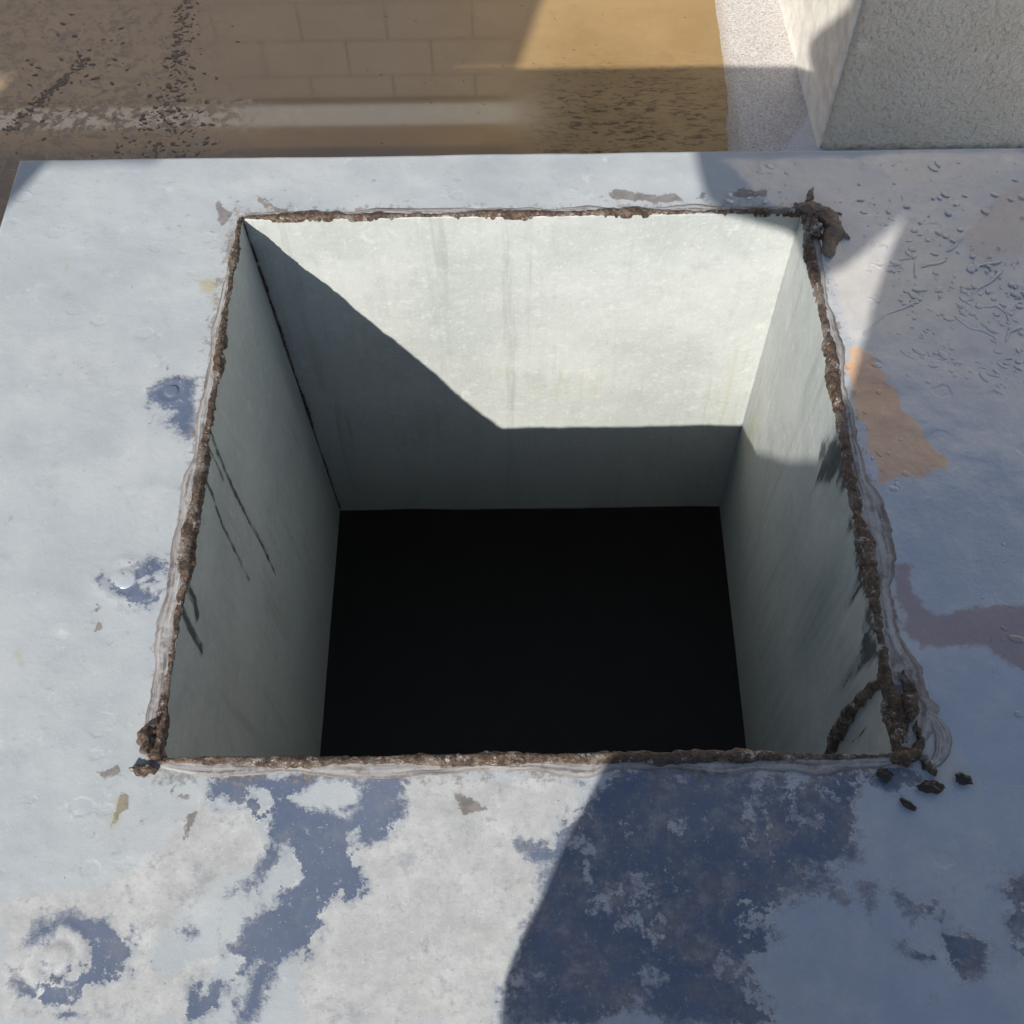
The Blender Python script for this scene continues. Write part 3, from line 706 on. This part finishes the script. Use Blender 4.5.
# dark space under the opening
bm = bmesh.new()
x0, x1, y0, y1, zb = -.31, .336, .27, .935, -1.75
v = [bm.verts.new(p) for p in [(x0, y0, ZB - .004), (x1, y0, ZB - .004), (x1, y1, ZB - .004), (x0, y1, ZB - .004),
                               (x0 - 1.3, y0 - 1.3, zb), (x1 + 1.3, y0 - 1.3, zb), (x1 + 1.3, y1 + 1.3, zb), (x0 - 1.3, y1 + 1.3, zb)]]
for q in [(0, 1, 5, 4), (1, 2, 6, 5), (2, 3, 7, 6), (3, 0, 4, 7), (4, 5, 6, 7)]: bm.faces.new([v[i] for i in q])
tag(bm_obj('shaft', bm, M['void']), kind='structure')

# ----------------------------------------------------------------- water drops on the plate
def make_drops():
    V, F = [], []
    base = bmesh.new(); bmesh.ops.create_uvsphere(base, u_segments=12, v_segments=8, radius=1)
    bv = np.array([x.co[:] for x in base.verts]); bf = [[x.index for x in f.verts] for f in base.faces]; base.free()
    def add(cx, cy, rx, ry, h, ang, sd):
        n0 = len(V); c, s_ = math.cos(ang), math.sin(ang)
        w = 1 + .5 * (fbm(bv * .9 + sd, 1.2, 2, sd) - .5) * 2
        for p, ww in zip(bv, w):
            x, y = p[0] * rx * ww, p[1] * ry * ww
            V.append((cx + c * x - s_ * y, cy + s_ * x + c * y, .0009 + p[2] * h))
        F.extend([[i + n0 for i in f] for f in bf])
    k = 0
    zones = [(.40, .56, .64, .80, 330), (.37, .56, .78, .93, 170), (.37, .52, .58, .70, 120), (.40, .56, .30, .62, 110), (.22, .56, .92, .99, 50),
             (.335, .42, .55, .74, 60)]
    for x0, x1, y0, y1, n in zones:
        for _ in range(n):
            k += 1
            r = .0007 + .0030 * random.random() ** 3.4
            asp = 1 + 1.3 * random.random() ** 2
            add(random.uniform(x0, x1), random.uniform(y0, y1), r * asp, r, r * .13, random.gauss(-.6, .6), k)
    V = [tuple(v) for v in V]
    # raised edges of the water film
    for p in MENISC:
        p = np.array(p, float) * .001
        seg = np.hypot(*np.diff(p, axis=0).T); cum = np.concatenate([[0], np.cumsum(seg)])
        n = max(8, int(cum[-1] / .001)); s = np.linspace(0, cum[-1], n)
        cx = np.interp(s, cum, p[:, 0]); cy = np.interp(s, cum, p[:, 1])
        ker = np.ones(7) / 7; cx = np.convolve(np.pad(cx, 3, mode='edge'), ker, 'valid'); cy = np.convolve(np.pad(cy, 3, mode='edge'), ker, 'valid')
        tx, ty = np.gradient(cx), np.gradient(cy); L_ = np.hypot(tx, ty) + 1e-9
        k += 1
        w = (.0007 + .0018 * fbm(np.column_stack([s, s * 0 + k, s * 0]), 60, 3, k)) * np.clip(np.minimum(s, cum[-1] - s) / .004, .15, 1)
        n0 = len(V); m_ = 10
        for i in range(n):
            for q in range(m_):
                a = 2 * math.pi * q / m_
                V.append((cx[i] - ty[i] / L_[i] * w[i] * math.cos(a), cy[i] + tx[i] / L_[i] * w[i] * math.cos(a), .0008 + w[i] * .25 * math.sin(a)))
        for i in range(n - 1):
            for q in range(m_):
                F.append([n0 + i * m_ + q, n0 + i * m_ + (q + 1) % m_, n0 + (i + 1) * m_ + (q + 1) % m_, n0 + (i + 1) * m_ + q])
        F.append([n0 + q for q in range(m_)][::-1]); F.append([n0 + (n - 1) * m_ + q for q in range(m_)])
    o = mesh_obj('water_drops', V, F, M['plate'], None, True)
    Q = np.array([v[:2] for v in V])
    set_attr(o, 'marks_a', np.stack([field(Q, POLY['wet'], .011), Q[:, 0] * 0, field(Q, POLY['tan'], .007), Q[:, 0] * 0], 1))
    set_attr(o, 'marks_b', np.stack([Q[:, 0] * 0, Q[:, 0] * 0 + 1, Q[:, 0] * 0 + 1, Q[:, 0] * 0], 1))
    tag(o, 'clear water drops and runs scattered over the shaded right side of the metal plate', 'water drops', kind='stuff')
make_drops()

# ----------------------------------------------------------------- ground, puddle, litter
def ring_sheet():
    xs = [-300, -30, -6, x0 - .0, x1 + .0, .385, .57, 6, 30, 300]; ys = [-300, -30, -4, y0, y1, 6, 30, 300]
    V = [(x, y, GZ + .024 * min(1, max(0, (x - .385) / .185))) for x in xs for y in ys]; F = []
    for i in range(len(xs) - 1):
        for j in range(len(ys) - 1):
            if i == 3 and j == 3: continue
            F.append((i * len(ys) + j, (i + 1) * len(ys) + j, (i + 1) * len(ys) + j + 1, i * len(ys) + j + 1))
    tag(mesh_obj('roof_deck', V, F, M['deck']), kind='structure')
ring_sheet()
def make_puddle():
    ys = np.linspace(1.02, 4.55, 900)
    ex = np.interp(ys, [1.0, 1.66, 1.774, 1.919, 2.106, 4.6], [.39, .396, .409, .415, .421, .5])
    ex = ex + (fbm(np.column_stack([ys, ys * 0, ys * 0]), 24, 5, 77) - .5) * .030
    V, F = [], []
    for y, x in zip(ys, ex): V += [(-6., y, GZ + .004), (x - .045, y, GZ + .004), (x - .015, y, GZ + .004), (x, y, GZ + .0036)]
    for i in range(len(ys) - 1):
        for q in (0, 1, 2): F.append((i * 4 + q, i * 4 + q + 1, i * 4 + q + 5, i * 4 + q + 4))
    tag(mesh_obj('puddle', V, F, M['puddle']), kind='structure')
make_puddle()

def make_litter():
    base = bmesh.new(); bmesh.ops.create_icosphere(base, subdivisions=1, radius=1)
    bv = np.array([x.co[:] for x in base.verts]); bf = [[x.index for x in f.verts] for f in base.faces]; base.free()
    V, F = [], []
    def add(cx, cy, r, k):
        n0 = len(V); a = random.uniform(-1.3, 1.3); c, s_ = math.cos(a), math.sin(a)
        asp = random.uniform(1, 2.2)
        for p in bv:
            q = random.uniform(.55, 1.2)
            x, y = p[0] * r * asp * q, p[1] * r * q
            V.append((cx + c * x - s_ * y, cy + s_ * x + c * y, GZ + .004 + p[2] * r * .22 * q))
        F.extend([[i + n0 for i in f] for f in bf])
    k = 0
    # silt bar running away from the plate, thick near it
    for _ in range(800):
        y = 1.60 + .55 * random.random() ** 1.3
        w = np.interp(y, [1.6, 1.72, 1.80, 2.15], [.055, .050, .022, .010])
        add(-.665 - .05 * (y - 1.65) + random.gauss(0, w), y, .0008 + .0042 * random.random() ** 2, k)
    for _ in range(300):
        t = random.random()
        add(np.interp(t, [0, 1], [-.985, -.865]) + random.gauss(0, .006), np.interp(t, [0, 1], [1.74, 1.95]) + random.gauss(0, .008), .0008 + .0038 * random.random() ** 2, k)
    for _ in range(240):
        add(random.gauss(-.82, .13), random.gauss(1.93, .12), .0008 + .0050 * random.random() ** 3, k)
    for _ in range(60):
        add(random.uniform(-.3, .4), random.uniform(1.66, 2.1), random.uniform(.0008, .0022), k)
    for _ in range(50):
        add(random.uniform(.42, .56), random.uniform(1.7, 2.3), random.uniform(.0008, .003), k)
    o = mesh_obj('silt_litter', V, F, M['litter'])
    tag(o, 'dark wet silt clumps and leaf litter lying in lines across the puddle', 'silt', kind='stuff')
make_litter()

# ----------------------------------------------------------------- stucco parapet at the right
bm = bmesh.new()
add_box(bm, (.565, 1.640, GZ), (3.2, 3.6, -.16))
for v_ in bm.verts:
    if v_.co.x < .6 and v_.co.y > 3: v_.co.x -= .085
bmesh.ops.bevel(bm, geom=[e_ for e_ in bm.edges if e_.verts[0].co.x < .6 and e_.verts[1].co.x < .6], offset=.010, segments=4, affect='EDGES', profile=.5)
o = bm_obj('parapet_wall', bm, M['stucco'])
fv = [(.5645, 1.646, GZ), (.4785, 3.598, GZ), (.4785, 3.598, -.165), (.5645, 1.646, -.165)]
bm = bmesh.new()
a4 = [bm.verts.new((x - .0045, y + .002, z)) for x, y, z in fv]; b4 = [bm.verts.new((x + .002, y + .002, z)) for x, y, z in fv]
bm.faces.new(a4[::-1]); bm.faces.new(b4)
for k in range(4): bm.faces.new((a4[k], a4[(k + 1) % 4], b4[(k + 1) % 4], b4[k]))
bm_obj('end_plaster', bm, M['cream'], o)  # added slab, paler than the stucco so that the end looks brightly sunlit
tag(o, 'cream rough stucco parapet wall with sunlit left end behind the metal plate', 'wall')

# ----------------------------------------------------------------- block building mirrored in the puddle
bd = empty('block_building', (-3.4, 4.6, GZ))
tag(bd, 'low concrete block building with white band mirrored in the muddy puddle', 'building')
bx0, bx1 = -7.0, 3.62
def bpart(n, lo, hi, m): 
    return box_obj(n, lo, hi, M[m], bd)
bpart('wall', (bx0, 0, 0), (bx1, 4, 2.345), 'block')
bpart('coping', (bx0 - .02, -.03, 2.345), (bx1 + .02, 4.03, 2.475), 'white')
bpart('fascia', (bx0 - .01, -.015, 2.475), (bx1 + .01, 4.015, 2.63), 'brown')
bpart('roof', (bx0 + .05, .05, 2.63), (bx1 - .05, 3.95, 2.66), 'void')

tb = empty('plastered_building', (1.35, 4.7, GZ))  # unseen building, added as a bright reflector for the damp plate
tag(tb, 'tall cream plastered building behind the parapet, mirrored in the damp plate', 'building')
def tpart(n, lo, hi, m): return box_obj(n, lo, hi, M[m], tb)
tpart('wall', (0, 0, 0), (9, 5, 6.2), 'stucco')
tpart('cornice', (-.06, -.06, 6.2), (9.06, 5.06, 6.4), 'white')
for k in range(4):
    for zz in (1.2, 3.9):
        w_ = tpart('window', (1.2 + k * 2.1, -.012, zz), (2.2 + k * 2.1, .02, zz + 1.3), 'phone')
        box_obj('sill', (1.15 + k * 2.1, -.06, zz - .06), (2.25 + k * 2.1, .0, zz), M['white'], tb)

# ----------------------------------------------------------------- unseen shadow caster, added and shaped for the shadow on the puddle
ev = empty('exhaust_hood', (-1.6, -.4, GZ))
tag(ev, 'tall galvanised exhaust stack with wide flared hood left of the plate', 'exhaust hood')
def frustum(name, lo, hi, lo2, hi2, z0, z1):
    V = [(lo[0], lo[1], z0), (hi[0], lo[1], z0), (hi[0], hi[1], z0), (lo[0], hi[1], z0), (lo2[0], lo2[1], z1), (hi2[0], lo2[1], z1), (hi2[0], hi2[1], z1), (lo2[0], hi2[1], z1)]
    o = mesh_obj(name, V, [(0, 3, 2, 1), (4, 5, 6, 7), (0, 1, 5, 4), (1, 2, 6, 5), (2, 3, 7, 6), (3, 0, 4, 7)], M['galv'], ev)
    o.location = (1.6, .4, -GZ); return o
frustum('stack', (-2.0, -.5), (-1.212, -.3), (-2.0, -.5), (-1.212, -.3), GZ, 1.011)
frustum('hood', (-2.5, -.505), (-1.087, -.295), (-2.5, -.505), (-1.13, -.295), 1.012, 1.16)
frustum('cap', (-2.5, -.51), (-1.13, -.29), (-2.4, -.46), (-1.24, -.34), 1.161, 1.40)

# ----------------------------------------------------------------- the photographer, standing at the near side
pr = empty('person', (.03, -.34, GZ))
tag(pr, 'person in sun hat, dark shirt and jeans holding a phone over the opening', 'person')
def body(name, chains, mat, voxel=.011, smooth=6):
    bm = bmesh.new()
    for ch in chains:
        for (a, b) in zip(ch[:-1], ch[1:]):
            pa, pb = Vector(a[0]), Vector(b[0])
            ra = a[1] if isinstance(a[1], tuple) else (a[1],) * 3; rb = b[1] if isinstance(b[1], tuple) else (b[1],) * 3
            n = max(2, int((pb - pa).length / (min(ra + rb) * .30)) + 1)
            for k in range(n + 1):
                t = k / n
                p = pa.lerp(pb, t); r_ = [x + (y - x) * t for x, y in zip(ra, rb)]
                bmesh.ops.create_icosphere(bm, subdivisions=2, radius=1, matrix=Matrix.Translation(p - Vector(pr.location)) @ Matrix.Diagonal((*r_, 1)))
    o = bm_obj(name, bm, mat, pr, True)
    r_ = o.modifiers.new('skin', 'REMESH'); r_.mode = 'VOXEL'; r_.voxel_size = voxel; r_.use_smooth_shade = True
    s_ = o.modifiers.new('soft', 'SMOOTH'); s_.iterations = smooth; s_.factor = .5
    return o
SHL, SHR = (-.172, -.36, .932), (.235, -.36, .865)
ELL, ELR = (-.303, -.15, .819), (.30, -.20, .66)
HAL, HAR = (-.115, -.035, .905), (.060, -.035, .895)
def fingers(h, sgn):
    ch = []
    for q in range(4):
        ln = [.030, .036, .034, .026][q]; y = h[1] - .025 + .004 * q; zz = h[2] + .034 - .021 * q
        b = (h[0], y, zz); m1 = (h[0] + sgn * ln, y - .016, zz + .004); t1 = (h[0] + sgn * (ln + .024), y + .008 - .022, zz + .002)
        ch.append([(b, .0105), (m1, .009), (t1, .0075)])
    ch.append([((h[0], h[1] - .02, h[2] - .02), .013), ((h[0] + sgn * .02, h[1] - .05, h[2] - .005), .010), ((h[0] + sgn * .05, h[1] - .062, h[2] + .012), .0085)])
    return ch
head = (-.105, -.315, .962)
hd = lambda x, y, z: (head[0] + x, head[1] + y, head[2] + z)
skin_ch = [[((.040, -.345, .86), (.062, .062, .05)), ((-.06, -.32, .92), (.056, .058, .05))],
           [(hd(0, -.02, .03), (.074, .092, .082)), (hd(0, .0, -.02), (.070, .085, .08))], [(hd(0, .02, -.07), (.05, .055, .045)), (hd(0, .045, -.085), (.032, .03, .026))],
           [(hd(0, .082, .0), .012), (hd(0, .104, -.03), .015)], [(hd(-.02, .078, -.065), .010), (hd(.02, .078, -.065), .010)],
           [(hd(-.078, -.01, .01), (.010, .018, .03)), (hd(-.078, -.012, -.02), (.009, .014, .02))], [(hd(.078, -.01, .01), (.010, .018, .03)), (hd(.078, -.012, -.02), (.009, .014, .02))],
           [(SHL, .045), ((-.214, -.33, .836), .044), ((-.276, -.20, .800), .050), (ELL, .042), (tuple(np.array(HAL) + (np.array(ELL) - HAL) * .18), .028), (HAL, (.026, .022, .036))],
           [(SHR, .045), (ELR, .040), (tuple(np.array(HAR) + (np.array(ELR) - HAR) * .18), .028), (HAR, (.026, .022, .036))]] + fingers(HAL, 1) + fingers(HAR, -1)
skin_ch += [[((.04, -.345, .86), (.09, .07, .05)), (SHL, .05)], [((.04, -.345, .86), (.09, .07, .05)), (SHR, .05)],
            [((.04, -.345, .86), (.09, .07, .06)), ((.035, -.335, .40), (.09, .07, .06))],
            [((-.04, -.335, .35), .065), ((-.075, -.34, -.10), .055), ((-.075, -.35, -.53), .042)], [((.11, -.335, .35), .065), ((.15, -.34, -.10), .055), ((.15, -.35, -.53), .042)]]
body('body', skin_ch, M['skin'], .008, 4)
tors = [((-.012, -.335, .29), (.212, .125, .06)), ((-.008, -.335, .40), (.208, .12, .05)), ((.012, -.335, .47), (.178, .115, .05)), ((.028, -.335, .56), (.150, .105, .05)),
        ((.035, -.335, .66), (.162, .110, .05)), ((.04, -.34, .76), (.180, .115, .05)), ((.046, -.345, .85), (.186, .105, .045)), ((.036, -.35, .905), (.15, .08, .03))]
body('shirt', [tors, [(SHL, .058), ((-.214, -.33, .826), .050), ((-.250, -.26, .850), .058), ((-.274, -.21, .816), .054)], [(SHR, .066), ((.262, -.29, .78), .062), ((.275, -.26, .73), .060)]], M['shirt'])
body('trousers', [[((.03, -.335, .30), (.18, .115, .06)), ((.035, -.335, .22), (.18, .115, .06))],
                  [((-.06, -.335, .25), .098), ((-.075, -.33, -.10), .075), ((-.078, -.345, -.52), .062)], [((.13, -.335, .25), .098), ((.148, -.33, -.10), .075), ((.152, -.345, -.52), .062)]], M['jeans'])
for sx in (-.078, .152):
    body('shoe', [[((sx, -.37, GZ + .045), (.042, .045, .045)), ((sx, -.29, GZ + .042), (.045, .05, .040)), ((sx, -.20, GZ + .034), (.043, .05, .032))]], M['shoe'], .008)
body('hair', [[(hd(0, -.045, .02), (.082, .085, .075)), (hd(0, -.06, -.02), (.078, .070, .08))]], M['hair'], .01)
body('sun_hat', [[(hd(-.022, -.01, .036), (.228, .215, .012)), (hd(-.022, -.01, .040), (.21, .20, .010))], [(hd(0, -.02, .05), (.092, .108, .04)), (hd(0, -.02, .125), (.080, .096, .04))]], M['hat'], .009, 3)  # unseen hat, added with its brim sized to shade the parapet
for sx in (-.032, .032):
    bm = bmesh.new(); bmesh.ops.create_uvsphere(bm, u_segments=12, v_segments=8, radius=.012, matrix=Matrix.Translation(Vector(hd(sx, .079, .005)) - pr.location))
    bm_obj('eye', bm, M['white'], pr, True)

# ----------------------------------------------------------------- camera
def cam_axes(p, yaw, roll):
    f = np.array([0, math.cos(p), -math.sin(p)]); u = np.array([0, math.sin(p), math.cos(p)]); r = np.array([1., 0, 0])
    c, s_ = math.cos(yaw), math.sin(yaw); Zr = np.array([[c, -s_, 0], [s_, c, 0], [0, 0, 1]])
    f, u, r = Zr @ f, Zr @ u, Zr @ r
    c, s_ = math.cos(roll), math.sin(roll)
    return f, c * u - s_ * r, c * r + s_ * u
f_, u_, r_ = cam_axes(1.04681, .01485, -.023)
cd = bpy.data.cameras.new('camera'); cam = bpy.data.objects.new('camera', cd); COL.objects.link(cam)
cam.matrix_world = Matrix(((r_[0], u_[0], -f_[0], 0), (r_[1], u_[1], -f_[1], 0), (r_[2], u_[2], -f_[2], .92), (0, 0, 0, 1)))
cd.sensor_width = 36; cd.lens = 36 * 1.14102 / 1.024; cd.clip_start = .01; cd.clip_end = 2000
scene.camera = cam

# the phone, held just behind the lens position
pbm = bmesh.new()
add_box(pbm, (-.135, -.045, 0), (.030, .030, .008))
bmesh.ops.bevel(pbm, geom=pbm.edges[:], offset=.003, segments=3, affect='EDGES')
ph = bm_obj('phone', pbm, M['phone'])
tag(ph, 'black phone held in both hands of the person above the opening', 'phone')
pm = cam.matrix_world.copy(); pm.translation = Vector((0, 0, .92)) - Vector(f_) * .014
ph.matrix_world = pm

# ----------------------------------------------------------------- daylight
w = bpy.data.worlds.new('World'); scene.world = w; w.use_nodes = True
nt = w.node_tree; nt.nodes.clear()
sky = nt.nodes.new('ShaderNodeTexSky'); sky.sky_type = 'NISHITA'; sky.sun_disc = False
sky.sun_elevation = math.asin(-SUN.z); sky.sun_rotation = math.atan2(-SUN.x, -SUN.y)
sky.altitude = 200; sky.air_density = 1.0; sky.dust_density = .6; sky.ozone_density = 1.0
bg = nt.nodes.new('ShaderNodeBackground'); bg.inputs[1].default_value = SKY_STRENGTH
wo = nt.nodes.new('ShaderNodeOutputWorld'); nt.links.new(sky.outputs[0], bg.inputs[0]); nt.links.new(bg.outputs[0], wo.inputs[0])
sd = bpy.data.lights.new('sun', 'SUN'); sd.energy = SUN_STRENGTH; sd.angle = R(.53); sd.color = (1., .955, .88)
so = bpy.data.objects.new('sun', sd); COL.objects.link(so)
so.rotation_euler = SUN.to_track_quat('-Z', 'Y').to_euler(); so.location = (-3, -5, 4)

scene.view_settings.view_transform = 'Standard'; scene.view_settings.look = 'None'
scene.view_settings.exposure = 0; scene.view_settings.gamma = 1
scene.render.engine = 'CYCLES'
scene.cycles.use_denoising = True
scene.cycles.max_bounces = 10; scene.cycles.diffuse_bounces = 5; scene.cycles.transmission_bounces = 8
scene.cycles.caustics_reflective = False
scene.render.film_transparent = False
